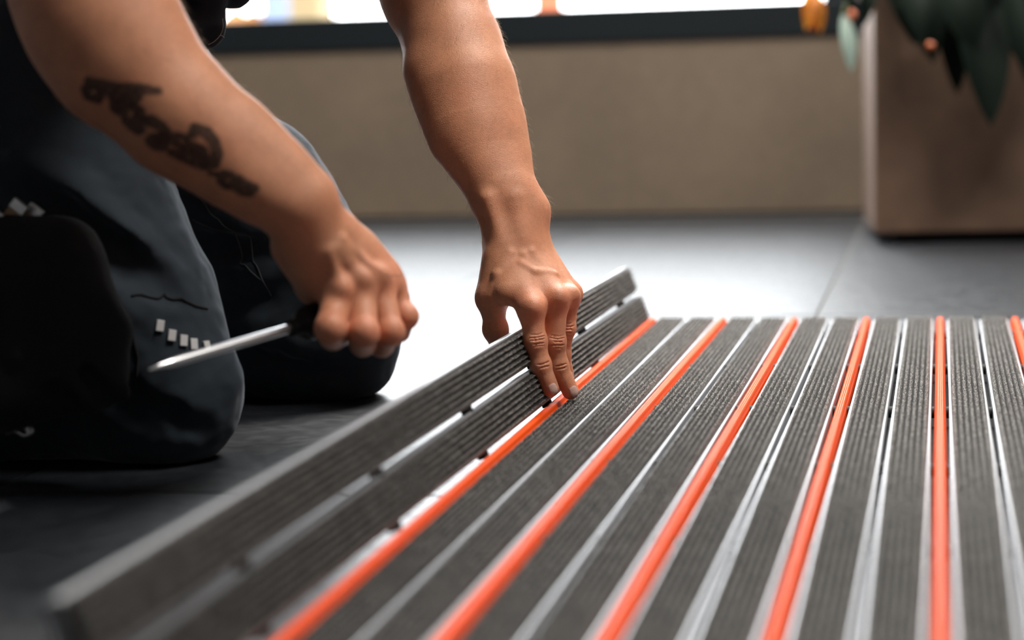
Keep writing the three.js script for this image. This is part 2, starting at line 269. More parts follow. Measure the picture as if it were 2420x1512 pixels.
// ---------------------------------------------------------------- planter and plant
{
  const A = 0.085, c = [0.2289, 0, -1.2987], w = 0.95, d = 0.42, h = 0.62;
  const p = thing('planter', 'large brown weathered square planter on a recessed black base', 'planter', c, A);
  // local x to the right along the front, local -z to the back; a hollow box with a rim
  const t = 0.028, y0 = 0.02;
  obj('front_panel', planarUV(rbox(w, h, t, 0.004, w / 2, y0 + h / 2, -t / 2), 1.1), M.planter, p);
  obj('back_panel', planarUV(rbox(w, h, t, 0.004, w / 2, y0 + h / 2, -d + t / 2), 1.1), M.planter, p);
  for (const x of [t / 2, w - t / 2]) obj('side_panel', planarUV(rbox(t, h, d - 2 * t, 0.004, x, y0 + h / 2, -d / 2), 1.1), M.planter, p);
  obj('soil', box(w - 2 * t, 0.02, d - 2 * t, w / 2, h - 0.05, -d / 2), M.soil, p);
  obj('base', box(w - 0.08, 0.026, d - 0.08, w / 2, 0.011, -d / 2), M.plinth, p);
  // a drooping plant: stems rise out of the soil and bend over the rim, leaves hang from them
  const plant = thing('potted_plant', 'dark leafy trailing plant with orange blossoms hanging over the brown planter', 'plant', [0, 0, 0]);
  const blade = (base, tip, width, fold, mat, name, bow = 0.03, face = [0.25, 0.1, 1]) => {
    const a = V(base), b = V(tip), ax = b.clone().sub(a), n = V(face).normalize(), s = new THREE.Vector3().crossVectors(ax, n).normalize(), out = new THREE.Vector3().crossVectors(s, ax).normalize();
    if (out.dot(n) < 0) out.negate();
    const pos = [], idx = [], nu = 6, nv = 10;
    for (let j = 0; j <= nv; j++) for (let i = 0; i <= nu; i++) {
      const v = j / nv, u = i / nu * 2 - 1, ww = width * Math.pow(Math.sin(Math.PI * Math.min(1, 0.04 + v * 0.96)), 0.75) * (1 - 0.25 * v);
      const q = a.clone().addScaledVector(ax, v).addScaledVector(s, u * ww).addScaledVector(out, bow * Math.sin(Math.PI * v) + fold * u * u * ww);
      pos.push(q.x, q.y, q.z);
    }
    for (let j = 0; j < nv; j++) for (let i = 0; i < nu; i++) { const k = j * (nu + 1) + i; idx.push(k, k + 1, k + nu + 1, k + 1, k + nu + 2, k + nu + 1); }
    const g = new THREE.BufferGeometry(); g.setAttribute('position', new THREE.Float32BufferAttribute(pos, 3)); g.setIndex(idx); g.computeVertexNormals();
    return obj(name, g, mat, plant);
  };
  const root = [0.62, 0.6, -1.5];
  const L = [ // hanging leaves: base, tip, half width
    [[0.3961, 0.478, -1.1867], [0.4318, 0.2154, -1.1214], 0.05], [[0.2952, 0.4892, -1.1869], [0.3346, 0.3265, -1.1551], 0.04], [[0.4745, 0.4893, -1.1844], [0.5007, 0.2785, -1.1233], 0.05],
    [[0.3494, 0.4877, -1.1984], [0.3756, 0.2704, -1.1778], 0.035], [[0.2578, 0.5002, -1.2317], [0.3055, 0.357, -1.1937], 0.032], [[0.353, 0.5001, -1.1595], [0.4023, 0.3389, -1.13], 0.045], [[0.4542, 0.4773, -1.2197], [0.4784, 0.3297, -1.1865], 0.045],
    [[0.2269, 0.5112, -1.2778], [0.2087, 0.3905, -1.2387], 0.02], [[0.172, 0.4967, -1.2436], [0.1977, 0.4021, -1.2377], 0.012],
    [[0.4255, 0.5442, -1.2216], [0.3528, 0.4196, -1.1291], 0.05], [[0.5123, 0.5417, -1.24], [0.5291, 0.3423, -1.1372], 0.05], [[0.3167, 0.5655, -1.2522], [0.2661, 0.4313, -1.1736], 0.04],
  ];
  for (const [a, b, w2] of L) {
    blade(a, b, w2, 0.35, M.leaf, 'leaf', 0.02);
    obj('stem', tube([root, [(root[0] + a[0]) / 2, 0.72, (root[2] + a[2]) / 2], [a[0], a[1] + 0.02, a[2] - 0.01], a], 0.004, 16, 5), M.stem, plant);
  }
  for (let k = 0; k < 16; k++) { // upright leaves above the frame
    const a = rr(0, 6.283), r = rr(0.05, 0.3), b = [root[0] + Math.cos(a) * r * 0.4, rr(0.66, 0.8), root[2] + Math.sin(a) * r * 0.3], t2 = [root[0] + Math.cos(a) * (r + 0.12), b[1] + rr(0.05, 0.3), root[2] + Math.sin(a) * (r * 0.6 + 0.1)];
    blade(b, t2, rr(0.03, 0.05), 0.3, M.leaf, 'leaf', 0.03, [0, 1, 0.3]);
    obj('stem', tube([root, [(root[0] + b[0]) / 2, 0.64, (root[2] + b[2]) / 2], b], 0.004, 10, 5), M.stem, plant);
  }
  blade([0.1787, 0.4171, -1.2148], [0.1924, 0.3145, -1.2054], 0.016, 0.3, M.paleLeaf, 'pale_leaf', 0.01).userData.label = 'pale green hanging leaf';
  // blossom hanging on the left and two small orange tips
  for (const [a, b, w2, m] of [[[0.1186, 0.4678, -1.2183], [0.1139, 0.3899, -1.1976], 0.014, M.petal], [[0.1282, 0.46, -1.2194], [0.139, 0.3848, -1.2127], 0.014, M.petal], [[0.1224, 0.4718, -1.2299], [0.1245, 0.3871, -1.2304], 0.013, M.petalDeep], [[0.1325, 0.467, -1.2109], [0.1109, 0.4151, -1.1897], 0.01, M.petal],
    [[0.1931, 0.4261, -1.2087], [0.1916, 0.4038, -1.2057], 0.008, M.petalDeep], [[0.3277, 0.3642, -1.1273], [0.3298, 0.3468, -1.1256], 0.008, M.petalDeep]]) blade(a, b, w2, 0.4, m, 'petal', 0.008);
  obj('stem', tube([root, [0.4, 0.74, -1.36], [0.2, 0.62, -1.28], [0.1227, 0.4724, -1.2249]], 0.0035, 20, 5), M.stem, plant);
  obj('stem', tube([root, [0.45, 0.72, -1.36], [0.26, 0.6, -1.28], [0.1787, 0.4209, -1.2153]], 0.003, 20, 5), M.stem, plant);
}

// ---------------------------------------------------------------- smooth bodies: distance fields meshed with surface nets
const smin = (a, b, k) => { const h = Math.max(k - Math.abs(a - b), 0) / k; return Math.min(a, b) - h * h * k * 0.25; };
const smax = (a, b, k) => -smin(-a, -b, k);
function cap(a, b, ra, rb) { // tapered capsule between two joints
  const [ax, ay, az] = a, bx = b[0] - ax, by = b[1] - ay, bz = b[2] - az, q = 1 / Math.max(1e-12, bx * bx + by * by + bz * bz), dr = rb - ra;
  return (x, y, z) => {
    const px = x - ax, py = y - ay, pz = z - az; let h = (px * bx + py * by + pz * bz) * q; h = h < 0 ? 0 : h > 1 ? 1 : h;
    const dx = px - bx * h, dy = py - by * h, dz = pz - bz * h;
    return Math.sqrt(dx * dx + dy * dy + dz * dz) - ra - dr * h;
  };
}
const ball = (c, r) => cap(c, c, r, r);
function ell(c, rx, ry, rz, turn) { // ellipsoid, turned by an Euler triple
  const m = new THREE.Matrix4().makeRotationFromEuler(new THREE.Euler(...(turn ?? [0, 0, 0]))).transpose().elements, r = Math.min(rx, ry, rz);
  return (x, y, z) => {
    const px = x - c[0], py = y - c[1], pz = z - c[2], X = (m[0] * px + m[4] * py + m[8] * pz) / rx, Y = (m[1] * px + m[5] * py + m[9] * pz) / ry, Z = (m[2] * px + m[6] * py + m[10] * pz) / rz;
    const k0 = Math.sqrt(X * X + Y * Y + Z * Z), k1 = Math.sqrt(X * X / rx / rx + Y * Y / ry / ry + Z * Z / rz / rz);
    return k1 < 1e-9 ? -r : k0 * (k0 - 1) / k1;
  };
}
const chain = (pts, k) => { const c = []; for (let i = 0; i + 1 < pts.length; i++) c.push(cap(pts[i][0], pts[i + 1][0], pts[i][1], pts[i + 1][1])); return blend(c, k); };
const blend = (fs, k) => (x, y, z) => { let d = fs[0](x, y, z); for (let i = 1; i < fs.length; i++) d = smin(d, fs[i](x, y, z), k); return d; };
function meshField(f, lo, hi, h, far = 1.15) {
  const B = 12, N = B + 2, S = new Float32Array(N * N * N), verts = [], tris = [], made = new Map();
  const n = [0, 1, 2].map((k) => Math.ceil((hi[k] - lo[k]) / h / B)), half = B * h * 0.866 + h * 2;
  const big = [n[0] * B + 4, n[1] * B + 4];
  for (let bz = 0; bz < n[2]; bz++) for (let by = 0; by < n[1]; by++) for (let bx = 0; bx < n[0]; bx++) {
    const ox = lo[0] + bx * B * h, oy = lo[1] + by * B * h, oz = lo[2] + bz * B * h;
    if (Math.abs(f(ox + B * h / 2, oy + B * h / 2, oz + B * h / 2)) > half * far) continue;
    for (let k = 0, o = 0; k < N; k++) for (let j = 0; j < N; j++) for (let i = 0; i < N; i++, o++) S[o] = f(ox + (i - 1) * h, oy + (j - 1) * h, oz + (k - 1) * h);
    const at = (i, j, k) => S[((k + 1) * N + j + 1) * N + i + 1];
    const vertex = (i, j, k) => {
      const key = ((bz * B + k + 1) * big[1] + by * B + j + 1) * big[0] + bx * B + i + 1;
      let v = made.get(key); if (v !== undefined) return v;
      let sx = 0, sy = 0, sz = 0, c = 0;
      for (let e = 0; e < 12; e++) {
        const ax = e >> 2, u = e & 1, w = (e >> 1) & 1, p = [0, 0, 0], q = [0, 0, 0]; p[(ax + 1) % 3] = q[(ax + 1) % 3] = u; p[(ax + 2) % 3] = q[(ax + 2) % 3] = w; q[ax] = 1;
        const a = at(i + p[0], j + p[1], k + p[2]), b = at(i + q[0], j + q[1], k + q[2]);
        if ((a < 0) !== (b < 0)) { const t = a / (a - b); sx += p[0] + (q[0] - p[0]) * t; sy += p[1] + (q[1] - p[1]) * t; sz += p[2] + (q[2] - p[2]) * t; c++; }
      }
      c = c || 1; v = verts.length / 3; made.set(key, v);
      verts.push(ox + (i + sx / c) * h, oy + (j + sy / c) * h, oz + (k + sz / c) * h);
      return v;
    };
    const quad = (a, b, c, d, flip) => flip ? tris.push(a, c, b, a, d, c) : tris.push(a, b, c, a, c, d);
    for (let k = 0; k < B; k++) for (let j = 0; j < B; j++) for (let i = 0; i < B; i++) {
      const a = at(i, j, k) < 0;
      if (a !== at(i + 1, j, k) < 0) quad(vertex(i, j - 1, k - 1), vertex(i, j, k - 1), vertex(i, j, k), vertex(i, j - 1, k), !a);
      if (a !== at(i, j + 1, k) < 0) quad(vertex(i - 1, j, k - 1), vertex(i - 1, j, k), vertex(i, j, k), vertex(i, j, k - 1), !a);
      if (a !== at(i, j, k + 1) < 0) quad(vertex(i - 1, j - 1, k), vertex(i, j - 1, k), vertex(i, j, k), vertex(i - 1, j, k), !a);
    }
  }
  const p = new Float32Array(verts), nn = new Float32Array(p.length), e = h * 0.5;
  for (let i = 0; i < p.length; i += 3) {
    const x = p[i], y = p[i + 1], z = p[i + 2]; let gx = f(x + e, y, z) - f(x - e, y, z), gy = f(x, y + e, z) - f(x, y - e, z), gz = f(x, y, z + e) - f(x, y, z - e);
    const l = Math.hypot(gx, gy, gz) || 1; nn[i] = gx / l; nn[i + 1] = gy / l; nn[i + 2] = gz / l;
  }
  const g = new THREE.BufferGeometry();
  g.setAttribute('position', new THREE.BufferAttribute(p, 3)); g.setAttribute('normal', new THREE.BufferAttribute(nn, 3)); g.setIndex(tris);
  return g;
}
function normalAt(f, p, e = 0.001) { const [x, y, z] = p; return new THREE.Vector3(f(x + e, y, z) - f(x - e, y, z), f(x, y + e, z) - f(x, y - e, z), f(x, y, z + e) - f(x, y, z - e)).normalize(); }
function snap(f, p, off = 0) { // nearest point of the surface
  const q = [...p];
  for (let i = 0; i < 14; i++) { const d = f(...q) - off, n = normalAt(f, q); q[0] -= n.x * d; q[1] -= n.y * d; q[2] -= n.z * d; }
  return q;
}
function roundUV(g, axis, s) { // uv wound around a limb axis, in units of s metres
  const a = V(axis[0]), t = V(axis[1]).sub(a).normalize(), u = new THREE.Vector3(0, 0, 1).cross(t).normalize(), w = new THREE.Vector3().crossVectors(t, u), p = g.attributes.position, uv = new Float32Array(p.count * 2), q = new THREE.Vector3();
  for (let i = 0; i < p.count; i++) { q.fromBufferAttribute(p, i).sub(a); uv[2 * i] = Math.atan2(q.dot(u), q.dot(w)) * 0.04 / s; uv[2 * i + 1] = q.dot(t) / s; }
  g.setAttribute('uv', new THREE.BufferAttribute(uv, 2));
  return g;
}
function slantUV(g, s) { // smooth slanted mapping for cloth, s repeats a metre
  const p = g.attributes.position, uv = new Float32Array(p.count * 2);
  for (let i = 0; i < p.count; i++) { uv[2 * i] = (p.getX(i) + 0.6 * p.getZ(i)) * s; uv[2 * i + 1] = (p.getY(i) + 0.35 * p.getZ(i)) * s; }
  g.setAttribute('uv', new THREE.BufferAttribute(uv, 2));
  return g;
}

// ---------------------------------------------------------------- the kneeling fitter
const person = thing('person', 'kneeling person in dark work trousers holding a screwdriver and lifting the mat edge', 'person');

// left arm (holds the mat): joints from the wrist up, then the hand
const leftForearm = [ // ulnar side and radial side
  chain([[[-0.0341, 0.1735, 0.6034], 0.0178], [[-0.0336, 0.1937, 0.5988], 0.0180], [[-0.047, 0.2157, 0.5939], 0.0185], [[-0.0594, 0.2445, 0.5777], 0.0250], [[-0.0744, 0.2739, 0.5619], 0.0325], [[-0.0911, 0.311, 0.5455], 0.0360], [[-0.1095, 0.3493, 0.5191], 0.0365], [[-0.134, 0.3961, 0.493], 0.0385]], 0.02),
  chain([[[-0.0458, 0.1746, 0.6161], 0.0172], [[-0.0535, 0.1948, 0.6112], 0.0172], [[-0.0618, 0.2167, 0.6073], 0.0195], [[-0.0787, 0.2457, 0.5971], 0.0250], [[-0.0886, 0.2748, 0.5854], 0.0318], [[-0.0999, 0.3114, 0.568], 0.0370], [[-0.1156, 0.3492, 0.5462], 0.0368], [[-0.138, 0.3956, 0.5145], 0.0395], [[-0.1588, 0.4346, 0.4834], 0.044]], 0.02),
];
const leftUpper = chain([[[-0.1413, 0.4129, 0.4926], 0.043], [[-0.13, 0.56, 0.47], 0.05], [[-0.1, 0.73, 0.44], 0.065]], 0.03);
const LH = {
  wrist: [-0.0405, 0.171, 0.6113],
  fingers: [ // joints with radii: knuckle, middle joint, end joint, tip
    [[[-0.0154, 0.1117, 0.668], 0.0120], [[-0.0116, 0.0811, 0.67], 0.0099], [[-0.0073, 0.0594, 0.669], 0.0087], [[0.0007, 0.0374, 0.667], 0.0078]],
    [[[0.0039, 0.1173, 0.65], 0.0122], [[0.0028, 0.078, 0.652], 0.0094], [[0.0049, 0.0565, 0.649], 0.0085], [[0.0149, 0.0317, 0.645], 0.0078]],
    [[[0.0119, 0.1166, 0.63], 0.0106], [[0.0081, 0.0878, 0.628], 0.0090], [[0.0027, 0.0633, 0.622], 0.0082], [[0.0057, 0.0421, 0.615], 0.0074]],
    [[[0.0111, 0.1174, 0.608], 0.0095], [[0.0042, 0.0934, 0.6], 0.0082], [[-0.003, 0.073, 0.59], 0.0074], [[-0.0069, 0.0563, 0.58], 0.0068]],
  ],
  thumb: [[[-0.0474, 0.1567, 0.6186], 0.0145], [[-0.0564, 0.117, 0.645], 0.0108], [[-0.0555, 0.0878, 0.637], 0.0108], [[-0.0501, 0.0616, 0.63], 0.0088]],
};
const leftHand = (() => {
  const w = LH.wrist, F = LH.fingers;
  const carpal = [[-0.0439, 0.1607, 0.6195], [-0.0363, 0.1609, 0.6137], [-0.0302, 0.16, 0.6042], [-0.0272, 0.16, 0.5953]];
  const palm = [cap(w, carpal[1], 0.0195, 0.0185), ...F.map((f, i) => cap(carpal[i], f[0][0], [0.0165, 0.0165, 0.016, 0.015][i], f[0][1] * 0.97)), cap(LH.thumb[0][0], [-0.0394, 0.1248, 0.66], 0.0150, 0.0115), cap(LH.thumb[0][0], LH.thumb[1][0], 0.0145, 0.0108)];
  const base = blend([...palm, ball([-0.0256, 0.193, 0.591], 0.0105), cap([-0.0524, 0.1529, 0.6367], [-0.0559, 0.1231, 0.6431], 0.0105, 0.0095)], 0.014);
  const digit = (f) => {
    const c = [cap(f[0][0], f[1][0], f[0][1] * 0.93, f[1][1]), cap(f[1][0], f[2][0], f[1][1], f[2][1]), cap(f[2][0], f[3][0], f[2][1], f[3][1])];
    return blend([...c, ball(f[1][0], f[1][1] * 1.06), ball(f[2][0], f[2][1] * 1.04)], 0.004);
  };
  const digits = [...F.map(digit), digit(LH.thumb)];
  // knuckles, tendons and veins standing out on the back of the hand
  const ridge = [
    ball([-0.0112, 0.1127, 0.677], 0.0075), ball([0.0086, 0.1197, 0.658], 0.0080), ball([0.0172, 0.1201, 0.641], 0.008),
    ...[[[-0.0381, 0.1565, 0.6435], [-0.0467, 0.1389, 0.6536]], [[-0.0467, 0.1389, 0.6536], [-0.049, 0.1229, 0.656]], [[-0.0291, 0.1528, 0.6378], [-0.0166, 0.1151, 0.65]], [[-0.0235, 0.1536, 0.6303], [0.0021, 0.1228, 0.6358]]].map(([a, b]) => cap(snap(base, a, -0.0012), snap(base, b, -0.0006), 0.0018, 0.0024)),
    ...[[[-0.0308, 0.1424, 0.6426], [-0.0189, 0.1377, 0.6436]], [[-0.0189, 0.1377, 0.6436], [-0.0066, 0.1324, 0.6385]]].map(([a, b]) => cap(snap(base, a, -0.0009), snap(base, b, -0.0009), 0.0009, 0.0009)),
  ];
  // creases over the finger joints
  const crease = [];
  for (const [f, k] of [[F[0], 1], [F[1], 1], [F[2], 1], [F[0], 2], [F[1], 2]]) {
    const a = V(f[k - 1][0]), b = V(f[k][0]), t = b.clone().sub(a).normalize(), n = new THREE.Vector3(0.45, 0.15, 0.88), s = new THREE.Vector3().crossVectors(t, n).normalize(), out = new THREE.Vector3().crossVectors(s, t).normalize();
    if (out.dot(n) < 0) out.negate();
    for (const o of (k === 1 ? [-0.0058, -0.0034, -0.0008, 0.0021, 0.0046] : [-0.0014, 0.0014])) {
      const l = f[k][1] * rr(0.45, 0.72), bend = o * 0.22 + rr(-0.0006, 0.0006), P = [-1, -0.5, 0, 0.5, 1].map((v) => b.clone().addScaledVector(t, o + bend * v * v + rr(-0.00015, 0.00015)).addScaledVector(s, v * l).addScaledVector(out, f[k][1] * Math.sqrt(1.1236 - (v * l / f[k][1]) ** 2) + 0.00052).toArray());
      for (let q = 0; q < 4; q++) crease.push(cap(P[q], P[q + 1], q ? 0.0006 : 0.0003, q < 3 ? 0.0006 : 0.0003));
    }
  }
  const low = Math.max(...F.map((f) => f[0][0][1])) + 0.05;
  return (x, y, z) => {
    let d0 = base(x, y, z);
    if (d0 < 0.012) for (const r of ridge) d0 = smin(d0, r(x, y, z), 0.006);
    let d = d0;
    for (let i = 0; i < 5; i++) { const q = digits[i](x, y, z); d = Math.min(d, smin(d0, q, i === 4 ? 0.012 : 0.009)); }
    if (d < 0.004 && y < low) for (const c of crease) d = smax(d, -c(x, y, z), 0.0009);
    return d;
  };
})();
const leftSide = (() => {
  const muscles = blend([...leftForearm, cap([-0.1296, 0.3258, 0.5727], [-0.1034, 0.2621, 0.5974], 0.016, 0.012)], 0.026);
  const tend = [cap([-0.0369, 0.2071, 0.6237], [-0.0303, 0.1724, 0.6295], 0.003, 0.003), cap([-0.0609, 0.2081, 0.6339], [-0.0477, 0.1693, 0.6378], 0.004, 0.003)];
  return (x, y, z) => {
    let a = smin(muscles(x, y, z), leftUpper(x, y, z), 0.03);
    if (y < 0.26) { for (const t of tend) a = smin(a, t(x, y, z), 0.012); a = smin(a, leftHand(x, y, z), 0.016); }
    return a;
  };
})();

// right arm (tattooed forearm, fist closed on the screwdriver)
const rightFore = [
  chain([[[-0.1281, 0.2346, 0.9604], 0.0185], [[-0.1531, 0.2522, 0.9667], 0.0215], [[-0.1827, 0.2743, 0.9725], 0.0280], [[-0.2156, 0.3009, 0.9795], 0.0345], [[-0.2557, 0.3494, 0.9843], 0.0428], [[-0.2738, 0.3806, 0.9845], 0.0455], [[-0.2865, 0.4116, 0.9783], 0.0470]], 0.02),
  chain([[[-0.1376, 0.2219, 0.9722], 0.0190], [[-0.1605, 0.2406, 0.978], 0.0225], [[-0.1881, 0.2645, 0.9831], 0.0290], [[-0.2208, 0.2913, 0.99], 0.0358], [[-0.2651, 0.3349, 0.9963], 0.0428], [[-0.2831, 0.366, 0.9965], 0.0455], [[-0.2958, 0.3967, 0.9904], 0.0470]], 0.02),
];
const rightUpper = chain([[[-0.292, 0.4012, 0.9797], 0.047], [[-0.24, 0.55, 0.89], 0.053], [[-0.14, 0.73, 0.8], 0.066]], 0.03);
const RH = {
  wrist: [-0.1275, 0.2199, 0.9641],
  fingers: [
    [[[-0.1066, 0.1572, 0.9569], 0.0130], [[-0.1041, 0.133, 0.9891], 0.0110], [[-0.112, 0.1226, 0.9591], 0.0098], [[-0.1133, 0.1203, 0.9257], 0.0088]],
    [[[-0.0928, 0.1628, 0.9429], 0.0130], [[-0.0828, 0.1278, 0.9738], 0.0110], [[-0.0922, 0.1154, 0.9444], 0.0098], [[-0.099, 0.1147, 0.9089], 0.0088]],
    [[[-0.0843, 0.1627, 0.9226], 0.0120], [[-0.0694, 0.1249, 0.9466], 0.0102], [[-0.0829, 0.1117, 0.9243], 0.0093], [[-0.0963, 0.1088, 0.8946], 0.0085]],
    [[[-0.0812, 0.1536, 0.9003], 0.0108], [[-0.0656, 0.1326, 0.9119], 0.0088], [[-0.0751, 0.1189, 0.8991], 0.0080], [[-0.0882, 0.1144, 0.8798], 0.0075]],
  ],
  thumb: [[[-0.1408, 0.1925, 0.9456], 0.0165], [[-0.1351, 0.159, 0.9288], 0.0122], [[-0.1264, 0.1409, 0.9054], 0.0106], [[-0.1114, 0.1341, 0.8855], 0.0086]],
};
const rightHand = (() => {
  const F = RH.fingers, carpal = [[-0.132, 0.2002, 0.9613], [-0.1237, 0.2015, 0.9573], [-0.1178, 0.2015, 0.9457], [-0.113, 0.1992, 0.9346]];
  const base = blend([cap(RH.wrist, carpal[1], 0.0225, 0.021), ...F.map((f, i) => cap(carpal[i], f[0][0], [0.0200, 0.0195, 0.019, 0.017][i], f[0][1] * 1.03)), cap(RH.thumb[0][0], [-0.1256, 0.1666, 0.9516], 0.0165, 0.0135), cap(RH.thumb[0][0], RH.thumb[1][0], 0.0165, 0.0125), cap([-0.1032, 0.1832, 0.919], [-0.0878, 0.1647, 0.9025], 0.018, 0.014)], 0.016);
  const digit = (f) => blend([cap(f[0][0], f[1][0], f[0][1] * 0.95, f[1][1]), cap(f[1][0], f[2][0], f[1][1], f[2][1]), cap(f[2][0], f[3][0], f[2][1], f[3][1]), ball(f[1][0], f[1][1] * 1.05)], 0.004);
  const digits = [...F.map(digit), digit(RH.thumb)];
  const ridge = [ball([-0.0993, 0.1613, 0.9713], 0.0078), ball([-0.0867, 0.1669, 0.9576], 0.0082), ball([-0.0792, 0.1664, 0.9365], 0.0078), ball([-0.0767, 0.157, 0.9134], 0.007),
    ...[[[-0.1041, 0.1883, 0.9763], [-0.0976, 0.1663, 0.9765]], [[-0.0987, 0.1923, 0.9715], [-0.0845, 0.1723, 0.9657]], [[-0.0966, 0.1901, 0.961], [-0.078, 0.1707, 0.9439]]].map(([a, b]) => cap(snap(base, a, -0.0016), snap(base, b, -0.0004), 0.0018, 0.0026)), cap(snap(base, [-0.0946, 0.1985, 0.9689], -0.0008), snap(base, [-0.0881, 0.1826, 0.9725], -0.0008), 0.0012, 0.0012)];
  return (x, y, z) => {
    let d0 = base(x, y, z);
    if (d0 < 0.014) for (const r of ridge) d0 = smin(d0, r(x, y, z), 0.009);
    let d = d0;
    for (let i = 0; i < 5; i++) d = Math.min(d, smin(d0, digits[i](x, y, z), 0.009));
    return d;
  };
})();
const rightSide = (() => {
  const arm = blend([...rightFore, cap([-0.1688, 0.2888, 0.977], [-0.1203, 0.2345, 0.9731], 0.007, 0.006), cap([-0.1718, 0.2464, 0.9931], [-0.1366, 0.2247, 0.9861], 0.009, 0.008)], 0.026);
  return (x, y, z) => {
    let a = smin(arm(x, y, z), rightUpper(x, y, z), 0.03);
    if (y < 0.3) a = smin(a, rightHand(x, y, z), 0.016);
    return a;
  };
})();

// trunk and head (above the frame) close the figure
const trunkField = blend([
  cap([-0.46, 0.52, 0.65], [-0.28, 0.64, 0.64], 0.14, 0.14), cap([-0.28, 0.64, 0.64], [-0.12, 0.75, 0.62], 0.14, 0.15), cap([-0.1, 0.73, 0.44], [-0.14, 0.73, 0.8], 0.072, 0.072),
  cap([-0.08, 0.8, 0.62], [0, 0.88, 0.62], 0.06, 0.055),
], 0.08);
const headField = (() => {
  const c = [0.07, 0.95, 0.62];
  const skull = ell(c, 0.1, 0.115, 0.077, [0, 0, -0.75]);
  const f = (u, v, w) => [c[0] + u * 0.73 + v * 0.68, c[1] - u * 0.68 + v * 0.73, c[2] + w]; // u forward, v up, w to the side, head bowed
  const jaw = ell(f(0.03, -0.062, 0), 0.07, 0.058, 0.055, [0, 0, -0.75]);
  const nose = cap(f(0.095, 0.005, 0), f(0.112, -0.032, 0), 0.009, 0.013);
  const ears = [-1, 1].map((s) => ell(f(-0.012, -0.012, s * 0.078), 0.02, 0.032, 0.009, [0, 0, -0.75]));
  const brow = cap(f(0.085, 0.022, -0.03), f(0.085, 0.022, 0.03), 0.012, 0.012), lips = cap(f(0.095, -0.06, -0.018), f(0.095, -0.06, 0.018), 0.008, 0.008);
  const eyes = [-1, 1].map((s) => ball(f(0.092, 0.004, s * 0.031), 0.012));
  return { f, field: (x, y, z) => { let d = blend([skull, jaw], 0.05)(x, y, z); d = smin(d, brow(x, y, z), 0.015); d = smin(d, nose(x, y, z), 0.012); d = smin(d, lips(x, y, z), 0.008); for (const e of eyes) d = smax(d, -e(x, y, z), 0.01); for (const e of ears) d = smin(d, e(x, y, z), 0.01); return d; } };
})();
const torsoField = (x, y, z) => { const a = trunkField(x, y, z); return y > 0.7 ? smin(a, headField.field(x, y, z), 0.04) : a; };

